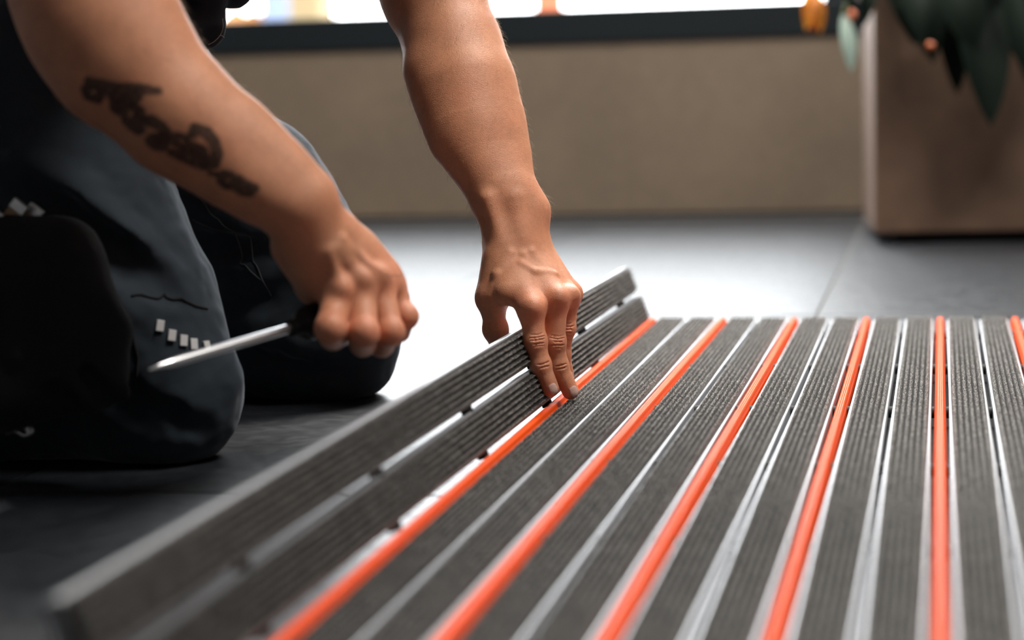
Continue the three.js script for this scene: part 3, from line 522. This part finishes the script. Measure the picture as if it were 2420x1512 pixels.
// tattoo: inked strokes on the skin of the right forearm [from, to, width]
const ink = [];
{
  const s = (pts, w) => { for (let i = 0; i + 1 < pts.length; i++) ink.push(cap(snap(rightSide, pts[i]), snap(rightSide, pts[i + 1]), w * 0.32e-3, w * 0.32e-3)); };

  // spike with a ring head, then a chain of curls running down to the wrist
  s([[-0.2647, 0.3206, 1.0402], [-0.2693, 0.3161, 1.0418], [-0.2693, 0.3099, 1.0425], [-0.2617, 0.3081, 1.0411], [-0.2571, 0.3142, 1.0394], [-0.2586, 0.3219, 1.0388], [-0.2647, 0.3237, 1.0399]], 13);
  s([[-0.2556, 0.3203, 1.0383], [-0.2449, 0.3169, 1.0364], [-0.2297, 0.3155, 1.0333]], 17); s([[-0.2297, 0.3155, 1.0333], [-0.216, 0.3145, 1.0305]], 10); s([[-0.2388, 0.3183, 1.0349], [-0.2236, 0.3157, 1.032]], 12);
  s([[-0.2495, 0.3124, 1.0379], [-0.2419, 0.3075, 1.0369], [-0.2312, 0.3103, 1.0343]], 12); s([[-0.248, 0.3108, 1.0378], [-0.2492, 0.3, 1.0394], [-0.2434, 0.2968, 1.0385]], 14);
  s([[-0.2434, 0.3045, 1.0376], [-0.2358, 0.3043, 1.036], [-0.2297, 0.2995, 1.0352], [-0.2328, 0.2949, 1.0365]], 13); s([[-0.2441, 0.289, 1.0396], [-0.2358, 0.2913, 1.0375], [-0.2282, 0.2932, 1.0357], [-0.2206, 0.2915, 1.0342]], 13); s([[-0.2419, 0.2859, 1.0395], [-0.2359, 0.2832, 1.0385], [-0.2313, 0.2856, 1.0373]], 12);
  s([[-0.2221, 0.2931, 1.0344], [-0.2145, 0.2882, 1.0333], [-0.2109, 0.2825, 1.0332], [-0.2145, 0.2783, 1.0345]], 14); s([[-0.2267, 0.2746, 1.0376], [-0.2231, 0.2693, 1.0375], [-0.2161, 0.2691, 1.036], [-0.213, 0.2742, 1.0347], [-0.2176, 0.2784, 1.0352], [-0.2237, 0.2776, 1.0366]], 13);
  s([[-0.2039, 0.2802, 1.032], [-0.2085, 0.2772, 1.0333], [-0.203, 0.2724, 1.0327]], 11); s([[-0.1993, 0.28, 1.031], [-0.1963, 0.2784, 1.0306]], 9);
  s([[-0.1895, 0.2859, 1.0282], [-0.181, 0.2835, 1.0267], [-0.1755, 0.2763, 1.0264], [-0.1744, 0.267, 1.0272], [-0.178, 0.2593, 1.0289], [-0.1847, 0.2558, 1.0308]], 15); s([[-0.1895, 0.2859, 1.0282], [-0.1914, 0.282, 1.0291]], 13);
  s([[-0.2009, 0.2693, 1.0327], [-0.1932, 0.2721, 1.0307], [-0.1856, 0.2688, 1.0294], [-0.1841, 0.262, 1.0299], [-0.1917, 0.2582, 1.032], [-0.1994, 0.2615, 1.0333], [-0.2018, 0.2656, 1.0333]], 13); s([[-0.21, 0.2639, 1.0353], [-0.1994, 0.2575, 1.0338], [-0.1887, 0.2541, 1.0319]], 12); s([[-0.1932, 0.2659, 1.0314], [-0.1917, 0.2634, 1.0314]], 12);
  s([[-0.1744, 0.2484, 1.0295], [-0.1766, 0.2423, 1.0307], [-0.172, 0.2375, 1.0303], [-0.1644, 0.2388, 1.0285], [-0.1613, 0.2449, 1.0271], [-0.1659, 0.2497, 1.0275], [-0.172, 0.2499, 1.0288]], 11); s([[-0.1598, 0.2464, 1.0266], [-0.1537, 0.2416, 1.0258], [-0.1476, 0.2393, 1.0248]], 12); s([[-0.1644, 0.2373, 1.0287], [-0.1598, 0.2328, 1.0282], [-0.1522, 0.2338, 1.0265], [-0.1501, 0.2384, 1.0254]], 11); s([[-0.1842, 0.2487, 1.0316], [-0.1781, 0.2485, 1.0303]], 7);
}
const SK = { base: [0.70, 0.315, 0.175] };
function skinColours(g, inked) {
  const p = g.attributes.position, c = new Float32Array(p.count * 3);
  const red = [...LH.fingers.flatMap((f) => [[f[0][0], 0.02, 0.5], [f[1][0], 0.011, 0.55], [f[2][0], 0.009, 0.35], [f[3][0], 0.012, 0.6]]), ...RH.fingers.flatMap((f) => [[f[0][0], 0.022, 0.7], [f[1][0], 0.018, 0.7]])];
  for (let i = 0; i < p.count; i++) {
    const x = p.getX(i), y = p.getY(i), z = p.getZ(i);
    const mott = 1 + 0.10 * perlin.noise(x * 60, y * 60, z * 60) + 0.07 * perlin.noise(x * 260, y * 260, z * 260) + 0.05 * perlin.noise(x * 700, y * 700, z * 700);
    let r = 0; for (const [q, w, a] of red) { const d = Math.hypot(x - q[0], y - q[1], z - q[2]) / w; if (d < 1.6) r = Math.max(r, a * Math.max(0, 1 - d / 1.6)); }
    r += 0.25 * Math.max(0, perlin.noise(x * 35 + 9, y * 35, z * 35));
    let col = [SK.base[0] * mott, SK.base[1] * mott * (1 - 0.26 * r), SK.base[2] * mott * (1 - 0.2 * r)];
    if (inked && z > 0.9) {
      let d = 1; for (const f of ink) d = Math.min(d, f(x, y, z));
      const k = Math.max(0, Math.min(1, (0.0009 - d) / 0.0018)) * (0.86 + 0.14 * perlin.noise(x * 300, y * 300, z * 300));
      col = [col[0] * (1 - k) + 0.016 * k, col[1] * (1 - k) + 0.015 * k, col[2] * (1 - k) + 0.015 * k];
    }
    c.set(col, i * 3);
  }
  g.setAttribute('color', new THREE.BufferAttribute(c, 3));
  return g;
}
{
  const parts = [
    skinColours(roundUV(meshField(leftSide, [-0.25, 0, 0.33], [0.06, 0.62, 0.74], 0.001), [[-0.0405, 0.171, 0.6113], [-0.1315, 0.3957, 0.5028]], 0.06)),
    skinColours(roundUV(meshField(rightSide, [-0.42, 0.08, 0.74], [-0.03, 0.62, 1.13], 0.0017), [RH.wrist, [-0.2879, 0.3687, 0.9931]], 0.06), true),
    skinColours(roundUV(meshField(torsoField, [-0.65, 0.3, 0.3], [0.25, 1.12, 0.95], 0.007), [[-0.4, 0.5, 0.62], [0, 0.9, 0.62]], 0.06)),
  ];
  obj('body', mergeGeometries(parts.map((g) => g.toNonIndexed ? g : g)), M.skin, person);
}
// fingernails
function nail(field, finger, seen, lw, ll) {
  const tip = V(finger[3][0]), t = tip.clone().sub(V(finger[2][0])).normalize(), n0 = V(seen).sub(tip).normalize(), s = new THREE.Vector3().crossVectors(t, n0).normalize(), out = new THREE.Vector3().crossVectors(s, t).normalize();
  if (out.dot(n0) < 0) out.negate();
  const c = tip.clone().addScaledVector(out, finger[3][1]), pos = [], idx = [], N = 10;
  for (let j = 0; j <= N; j++) for (let i = 0; i <= N; i++) {
    let u = i / N * 2 - 1, v = j / N * 2 - 1; const uu = u * Math.sqrt(1 - v * v * 0.42), vv = v * Math.sqrt(1 - u * u * 0.42), edge = Math.max(Math.abs(u), Math.abs(v));
    const q = snap(field, c.clone().addScaledVector(s, uu * lw).addScaledVector(t, vv * ll + 0.0012).toArray(), edge > 0.99 ? -0.0003 : 0.0005);
    pos.push(...q);
  }
  for (let j = 0; j < N; j++) for (let i = 0; i < N; i++) { const k = j * (N + 1) + i; idx.push(k, k + 1, k + N + 1, k + 1, k + N + 2, k + N + 1); }
  const g = new THREE.BufferGeometry(); g.setAttribute('position', new THREE.Float32BufferAttribute(pos, 3)); g.setIndex(idx); g.computeVertexNormals();
  obj('fingernail', g, M.nail, person);
}
nail(leftHand, LH.fingers[0], [0.0184, 0.0476, 0.7], 0.0054, 0.0066);
nail(leftHand, LH.fingers[1], [0.028, 0.0384, 0.665], 0.0054, 0.0066);
nail(leftHand, LH.fingers[2], [0.0184, 0.0463, 0.632], 0.005, 0.006);
// fine hair on both forearms
function armHair(field, axis, n, r0, r1) {
  const geos = [], a = V(axis[0]), ax = V(axis[1]).sub(a), t = ax.clone().normalize(), u = new THREE.Vector3(0, 0, 1).cross(t).normalize(), w = new THREE.Vector3().crossVectors(t, u), pos = [], nor = [];
  for (let k = 0; k < n; k++) {
    const h = Math.pow(rnd(), 0.8), th = rr(r0, r1), start = a.clone().addScaledVector(ax, h).addScaledVector(u, Math.cos(th) * 0.06).addScaledVector(w, Math.sin(th) * 0.06), p = V(snap(field, start.toArray())), nn = normalAt(field, p.toArray());
    const dir = t.clone().multiplyScalar(-1).addScaledVector(nn, rr(0.5, 1.3)).addScaledVector(u, rr(-0.5, 0.5)).addScaledVector(w, rr(-0.5, 0.5)).normalize(), l = rr(0.005, 0.012), side = new THREE.Vector3().crossVectors(dir, nn).normalize(), curl = rr(-0.6, 0.6), rad = 0.00005;
    const P = [0, 0.33, 0.66, 1].map((v) => p.clone().addScaledVector(dir, v * l).addScaledVector(nn, -v * v * l * 0.35).addScaledVector(side, curl * v * v * l));
    for (let s = 0; s < 3; s++) {
      const r1_ = rad * (1 - s * 0.3), r2_ = rad * (0.7 - s * 0.3) + 0.00001, A = P[s], B = P[s + 1];
      for (const q of [side, nn]) { const a1 = A.clone().addScaledVector(q, r1_), a2 = A.clone().addScaledVector(q, -r1_), b1 = B.clone().addScaledVector(q, r2_), b2 = B.clone().addScaledVector(q, -r2_); for (const v of [a1, a2, b1, a2, b2, b1]) { pos.push(v.x, v.y, v.z); nor.push(nn.x, nn.y, nn.z); } }
    }
  }
  const g = new THREE.BufferGeometry(); g.setAttribute('position', new THREE.Float32BufferAttribute(pos, 3)); g.setAttribute('normal', new THREE.Float32BufferAttribute(nor, 3));
  stuff(obj('arm_hair', g, M.hair, person));
}
armHair(leftSide, [[-0.0388, 0.1785, 0.6069], [-0.1211, 0.391, 0.5114]], 1800, -0.4, 6);
armHair(rightSide, [[-0.1282, 0.22, 0.9663], [-0.2723, 0.3587, 0.9909]], 1500, 0, 6.28);
// hair of the head
obj('hair', meshField((x, y, z) => { const [cx, cy, cz] = headField.f(-0.02, 0.03, 0), d = ell([cx, cy, cz], 0.105, 0.1, 0.083, [0, 0, -0.75])(x, y, z); return d + 0.002 * perlin.noise(x * 90, y * 90, z * 90); }, [-0.1, 0.8, 0.5], [0.25, 1.15, 0.75], 0.005), std({ color: lin(0.05, 0.03, 0.018), roughness: 0.8 }), person);

// trousers: two kneeling legs and the seat
const legs = (() => {
  const near = blend([chain([[[-0.3027, 0.0581, 0.8278], 0.0545], [[-0.338, 0.1306, 0.8266], 0.071], [[-0.384, 0.2141, 0.8265], 0.082], [[-0.478, 0.47, 0.775], 0.1]], 0.04), chain([[[-0.3055, 0.0568, 0.8285], 0.0545], [[-0.5, 0.052, 0.83], 0.058], [[-0.72, 0.044, 0.83], 0.048]], 0.04)], 0.05);
  const far = blend([chain([[[-0.2628, 0.0587, 0.4792], 0.06], [[-0.3025, 0.1286, 0.4793], 0.073], [[-0.3472, 0.1987, 0.4804], 0.0785], [[-0.4274, 0.2655, 0.4897], 0.078], [[-0.53, 0.45, 0.54], 0.085]], 0.04), chain([[[-0.2654, 0.0562, 0.48], 0.059], [[-0.47, 0.052, 0.48], 0.06], [[-0.72, 0.044, 0.48], 0.048]], 0.04)], 0.05);
  const seat = blend([cap([-0.478, 0.5, 0.555], [-0.478, 0.5, 0.775], 0.13, 0.13), cap([-0.46, 0.5, 0.58], [-0.4, 0.56, 0.72], 0.13, 0.12)], 0.06);
  // folds pressed into the cloth [points, width, depth side]
  const dents = [], puffs = [];
  const both = (x, y, z) => Math.min(near(x, y, z), far(x, y, z));
  const dent = (pts, r) => { const q = pts.map((p, i) => snap(both, p, r - (i && i < pts.length - 1 ? 0.55 : 0.15) * r)); for (let i = 0; i + 1 < q.length; i++) dents.push(cap(q[i], q[i + 1], r, r)); };
  const puff = (pts, r) => { const q = pts.map((p, i) => snap(both, p, (i && i < pts.length - 1 ? -0.55 : -1.1) * r)); for (let i = 0; i + 1 < q.length; i++) puffs.push(cap(q[i], q[i + 1], r, r)); };

  dent([[-0.3926, 0.2448, 0.9224], [-0.349, 0.218, 0.9163], [-0.2987, 0.1842, 0.9095], [-0.266, 0.158, 0.885]], 0.011); puff([[-0.3858, 0.2617, 0.919], [-0.3355, 0.2364, 0.9112], [-0.2886, 0.1976, 0.9057], [-0.2591, 0.1675, 0.8824]], 0.008);
  dent([[-0.3792, 0.2138, 0.9233], [-0.3289, 0.1851, 0.916], [-0.2887, 0.1567, 0.9107]], 0.010); dent([[-0.3155, 0.1983, 0.9114], [-0.2887, 0.1703, 0.9091], [-0.2694, 0.1505, 0.8867]], 0.006);
   
  dent([[-0.307, 0.0688, 0.9047], [-0.2731, 0.0437, 0.9004], [-0.2585, 0.0336, 0.8624]], 0.008); dent([[-0.2901, 0.0304, 0.9057], [-0.3206, 0.0588, 0.9088]], 0.008); 
  puff([[-0.2438, 0.0867, 0.8322], [-0.2428, 0.0724, 0.8337]], 0.010);
  dent([[-0.3738, 0.17, 0.5515], [-0.3334, 0.1613, 0.5541], [-0.2982, 0.1516, 0.5425]], 0.009); dent([[-0.3353, 0.1027, 0.5564], [-0.3024, 0.1101, 0.5485], [-0.2825, 0.1246, 0.527]], 0.01); dent([[-0.3231, 0.0482, 0.5604], [-0.278, 0.0345, 0.5523], [-0.2414, 0.0354, 0.5289]], 0.007);
  puff([[-0.366, 0.1955, 0.557], [-0.3234, 0.1863, 0.5541], [-0.2925, 0.1685, 0.5444]], 0.008); puff([[-0.3189, 0.0772, 0.556], [-0.278, 0.0678, 0.5483], [-0.2331, 0.0603, 0.5241]], 0.007);
  return (x, y, z) => {
    let d = smin(smin(near(x, y, z), far(x, y, z), 0.01), seat(x, y, z), 0.07);
    if (d < 0.03) {
      for (const q of puffs) d = smin(d, q(x, y, z), 0.022);
      for (const q of dents) d = smax(d, -q(x, y, z), 0.014);
      d += 0.0022 * perlin.noise(x * 28, y * 28, z * 28) + 0.0009 * perlin.noise(x * 75, y * 75, z * 75);
      d = Math.max(d, 0.002 - y);
    }
    return d;
  };
})();
const trousers = obj('trousers', slantUV(meshField(legs, [-0.8, -0.02, 0.32], [-0.1, 0.74, 0.98], 0.0035, 1.6), 12), M.trouser, person);
// five small reflective bars above the knee, stitched seams
for (const q of [[-0.2621, 0.1279, 0.9136], [-0.2484, 0.1207, 0.9115], [-0.2358, 0.117, 0.9041], [-0.2238, 0.1146, 0.8966], [-0.2216, 0.1099, 0.8761]]) {
  const c = V(snap(legs, q, 0.0014)), n = normalAt(legs, c.toArray(), 0.012), up = new THREE.Vector3(0.34, 0.93, 0.1).normalize(), s = new THREE.Vector3().crossVectors(up, n).normalize(), u = new THREE.Vector3().crossVectors(n, s);
  const g = rbox(0.0066, 0.0094, 0.002, 0.0005, 0, 0, 0, 1).applyMatrix4(new THREE.Matrix4().makeBasis(s, u, n).setPosition(c));
  obj('reflective_bar', g, M.reflective, trousers).userData.label = 'small silver reflective bar';
}
const seam = (pts, r = 0.0009, m = M.thread) => obj('seam', tube(new THREE.CatmullRomCurve3(pts.map(V)).getPoints(28).map((p) => snap(legs, p.toArray(), r * 0.4)), r, 80, 5), m, trousers);
seam([[-0.3701, 0.2217, 0.5753], [-0.3552, 0.2014, 0.5849], [-0.3392, 0.1784, 0.5842], [-0.3204, 0.1627, 0.5717], [-0.3089, 0.1367, 0.5621], [-0.3008, 0.1106, 0.5532]]);
seam([[-0.375, 0.1856, 0.5807], [-0.3508, 0.1751, 0.5768], [-0.3314, 0.1548, 0.5751], [-0.3178, 0.137, 0.564], [-0.3056, 0.1267, 0.5626]]);
seam([[-0.2941, 0.1529, 0.9072], [-0.2772, 0.1538, 0.9034], [-0.2604, 0.1519, 0.9], [-0.2474, 0.1452, 0.8774], [-0.2444, 0.1347, 0.8471]], 0.0012, M.pocket);
seam([[-0.2975, 0.1222, 0.9116], [-0.2949, 0.1016, 0.9135], [-0.297, 0.0812, 0.9165]], 0.0012, M.pocket);
// boots
for (const z of [0.83, 0.48]) {
  const f = blend([cap([-0.7, 0.05, z], [-0.8, 0.06, z], 0.046, 0.05), cap([-0.8, 0.06, z], [-0.845, 0.05, z], 0.048, 0.046), cap([-0.82, 0.12, z], [-0.86, 0.04, z], 0.03, 0.034)], 0.03), b = obj('boot', meshField((x, y, z2) => Math.max(f(x, y, z2), 0.001 - y), [-0.95, -0.02, z - 0.08], [-0.6, 0.2, z + 0.08], 0.006), M.boot, person);
  obj('sole', rbox(0.02, 0.14, 0.085, 0.008, -0.898, 0.075, z), M.rubber, b);
}
// shirt: covers the trunk, with a loose front hanging down and short sleeves
const shirtField = (() => {
  const body = blend([cap([-0.44, 0.55, 0.65], [-0.28, 0.64, 0.64], 0.155, 0.155), cap([-0.28, 0.64, 0.64], [-0.12, 0.75, 0.62], 0.155, 0.165), cap([-0.1, 0.735, 0.44], [-0.14, 0.735, 0.8], 0.085, 0.085), cap([-0.3, 0.58, 0.62], [-0.27, 0.54, 0.6], 0.14, 0.10)], 0.06);
  const hem = blend([cap([-0.3646, 0.4261, 0.57], [-0.3519, 0.3769, 0.5732], 0.05, 0.0195), cap([-0.3519, 0.3769, 0.5732], [-0.375, 0.37, 0.68], 0.0195, 0.02), cap([-0.36, 0.47, 0.7], [-0.375, 0.38, 0.68], 0.05, 0.022)], 0.02), fold = cap([-0.3536, 0.4313, 0.5361], [-0.3342, 0.4159, 0.5338], 0.03, 0.0225);
  const sleeves = blend([cap([-0.1, 0.73, 0.44], [-0.125, 0.6, 0.465], 0.082, 0.068), cap([-0.14, 0.73, 0.8], [-0.22, 0.6, 0.87], 0.082, 0.07)], 0.02);
  const neck = cap([-0.04, 0.84, 0.62], [0.06, 0.94, 0.62], 0.062, 0.09);
  return (x, y, z) => { let d = smin(body(x, y, z), sleeves(x, y, z), 0.03); d = smin(smin(d, hem(x, y, z), 0.012), fold(x, y, z), 0.012); if (d < 0.05) { d += 0.003 * perlin.noise(x * 14, y * 14, z * 14); d = smax(d, -neck(x, y, z), 0.01); } return d; };
})();
const shirt = obj('shirt', slantUV(meshField(shirtField, [-0.7, 0.25, 0.28], [0.15, 0.98, 1.0], 0.006, 1.4), 12), M.shirt, person);
obj('hem_thread', tube([[-0.3274, 0.3823, 0.5828], [-0.3271, 0.3734, 0.5837], [-0.3299, 0.3662, 0.5852], [-0.3354, 0.3607, 0.5871], [-0.341, 0.3577, 0.5887]], 0.0004, 24, 5), M.fluff, shirt);
obj('hem_thread', tube([[-0.3311, 0.3655, 0.5856], [-0.3283, 0.3662, 0.5849], [-0.3259, 0.3641, 0.5846]], 0.0003, 10, 5), M.fluff, shirt);
// holster pocket hanging over the near thigh, with a folding rule in it
const pouchField = (() => {
  const f = blend([cap([-0.3747, 0.192, 0.9507], [-0.3384, 0.1876, 0.9434], 0.022, 0.02), cap([-0.3384, 0.1876, 0.9434], [-0.3028, 0.1268, 0.9483], 0.022, 0.02), cap([-0.3768, 0.1763, 0.9634], [-0.3682, 0.0901, 0.9771], 0.035, 0.03), cap([-0.3462, 0.1716, 0.9522], [-0.3158, 0.0953, 0.9652], 0.03, 0.024), cap([-0.4144, 0.1898, 0.9596], [-0.3986, 0.0785, 0.9902], 0.035, 0.03), cap([-0.3705, 0.0894, 0.9725], [-0.3081, 0.0876, 0.9593], 0.026, 0.018)], 0.03);
  const folds = [cap([-0.3025, 0.0999, 0.969], [-0.2836, 0.0788, 0.9674], 0.006, 0.006), cap([-0.3226, 0.0895, 0.9828], [-0.3048, 0.0708, 0.9812], 0.007, 0.006), cap([-0.3697, 0.1594, 0.9948], [-0.3524, 0.1145, 1.0068], 0.006, 0.006)], cuts = [cap([-0.3059, 0.098, 0.9833], [-0.2875, 0.0745, 0.9822], 0.006, 0.006), cap([-0.328, 0.0862, 0.9946], [-0.3119, 0.0678, 0.9934], 0.006, 0.006)];
  const mouth = cap([-0.4077, 0.2231, 0.9541], [-0.3614, 0.2218, 0.9443], 0.016, 0.012);
  return (x, y, z) => { let d = f(x, y, z); if (d < 0.03) { for (const q of folds) d = smin(d, q(x, y, z), 0.012); for (const q of cuts) d = smax(d, -q(x, y, z), 0.01); d = smax(d, -mouth(x, y, z), 0.006); d += 0.0016 * perlin.noise(x * 30, y * 30, z * 30); } return d; };
})();
const pouch = obj('holster_pocket', slantUV(meshField(pouchField, [-0.5, 0.03, 0.84], [-0.2, 0.28, 1.08], 0.0035, 1.4), 12), M.pocket, trousers);
obj('metal_clip', [tube([[-0.3843, 0.0527, 0.9697], [-0.3761, 0.0567, 0.9726], [-0.3656, 0.0537, 0.9706], [-0.361, 0.0489, 0.9702], [-0.3669, 0.0457, 0.9719], [-0.3742, 0.0493, 0.973], [-0.3837, 0.0473, 0.9702]], 0.0022, 40, 6), tube([[-0.3658, 0.0539, 0.9717], [-0.3625, 0.0478, 0.9717]], 0.003, 8, 6)], M.steel, trousers);
{
  const r = thing('folding_rule', 'wooden folding rule with silver ends sticking out of the trouser pocket', 'folding rule');
  for (const [a, b] of [[[-0.4073, 0.1769, 0.9678], [-0.365, 0.2289, 0.9586]], [[-0.3988, 0.1707, 0.9565], [-0.3579, 0.2245, 0.9452]], [[-0.4171, 0.1779, 0.977], [-0.3813, 0.2238, 0.9689]]]) {
    const A = V(a), B = V(b), ax = B.clone().sub(A), l = ax.length(), y = ax.normalize(), z = new THREE.Vector3(0.15, 0.1, 0.98), x = new THREE.Vector3().crossVectors(y, z).normalize(); z.crossVectors(x, y);
    const m = new THREE.Matrix4().makeBasis(x, y, z).setPosition(A);
    const leafM = obj('rule_leaf', rbox(0.013, l, 0.0034, 0.001, 0, l / 2, 0, 1).applyMatrix4(m), M.wood, r);
    obj('metal_end', rbox(0.0138, 0.009, 0.0042, 0.001, 0, l - 0.003, 0, 1).applyMatrix4(m), M.steel, leafM);
  }
}
// screwdriver
{
  const tip = V([-0.2139, 0.1146, 1.0799]), grip = V([-0.1414, 0.1309, 0.9645]), end = V([-0.0782, 0.1452, 0.8698]), ax = grip.clone().sub(tip).normalize();
  const s = thing('screwdriver', 'screwdriver with silver round shaft and black handle in the closed fist', 'screwdriver', tip.toArray());
  s.quaternion.setFromUnitVectors(new THREE.Vector3(0, 1, 0), ax);
  const l = grip.distanceTo(tip), L = end.distanceTo(tip), lathe = (pts, n = 28) => new THREE.LatheGeometry(pts.map(([r, y]) => new THREE.Vector2(r, y)), n);
  const shaft = obj('shaft', lathe([[0.0002, 0.02], [0.0034, 0.02], [0.0037, 0.024], [0.0037, l + 0.004], [0.0002, l + 0.004]]), M.steel, s);
  // cross tip: four flutes on a tapering point
  const flutes = new THREE.CylinderGeometry(0.0036, 0.0008, 0.021, 24, 8).translate(0, 0.0105, 0), q = flutes.attributes.position;
  for (let i = 0; i < q.count; i++) { const x = q.getX(i), z = q.getZ(i), y = q.getY(i), a = Math.atan2(z, x), k = 1 - 0.42 * Math.max(0, 1 - y / 0.015) * Math.pow(Math.abs(Math.sin(2 * a)), 1.5); q.setX(i, x * k); q.setZ(i, z * k); }
  flutes.computeVertexNormals(); obj('cross_tip', flutes, M.steel, shaft);
  const h = lathe([[0.0002, l - 0.004], [0.0068, l - 0.004], [0.0072, l + 0.004], [0.0125, l + 0.009], [0.0142, l + 0.016], [0.0142, l + 0.024], [0.0118, l + 0.034], [0.0122, l + 0.046], [0.0142, l + 0.07], [0.014, L - 0.008], [0.011, L - 0.001], [0.0002, L]], 36), hp = h.attributes.position;
  for (let i = 0; i < hp.count; i++) { const x = hp.getX(i), z = hp.getZ(i), y = hp.getY(i), a = Math.atan2(z, x), k = y > l + 0.01 ? 1 - 0.05 * Math.pow(Math.abs(Math.cos(3 * a)), 8) : 1; hp.setX(i, x * k); hp.setZ(i, z * k); }
  h.computeVertexNormals(); obj('handle', h, M.handle, s);
}

renderer.render(scene, camera);
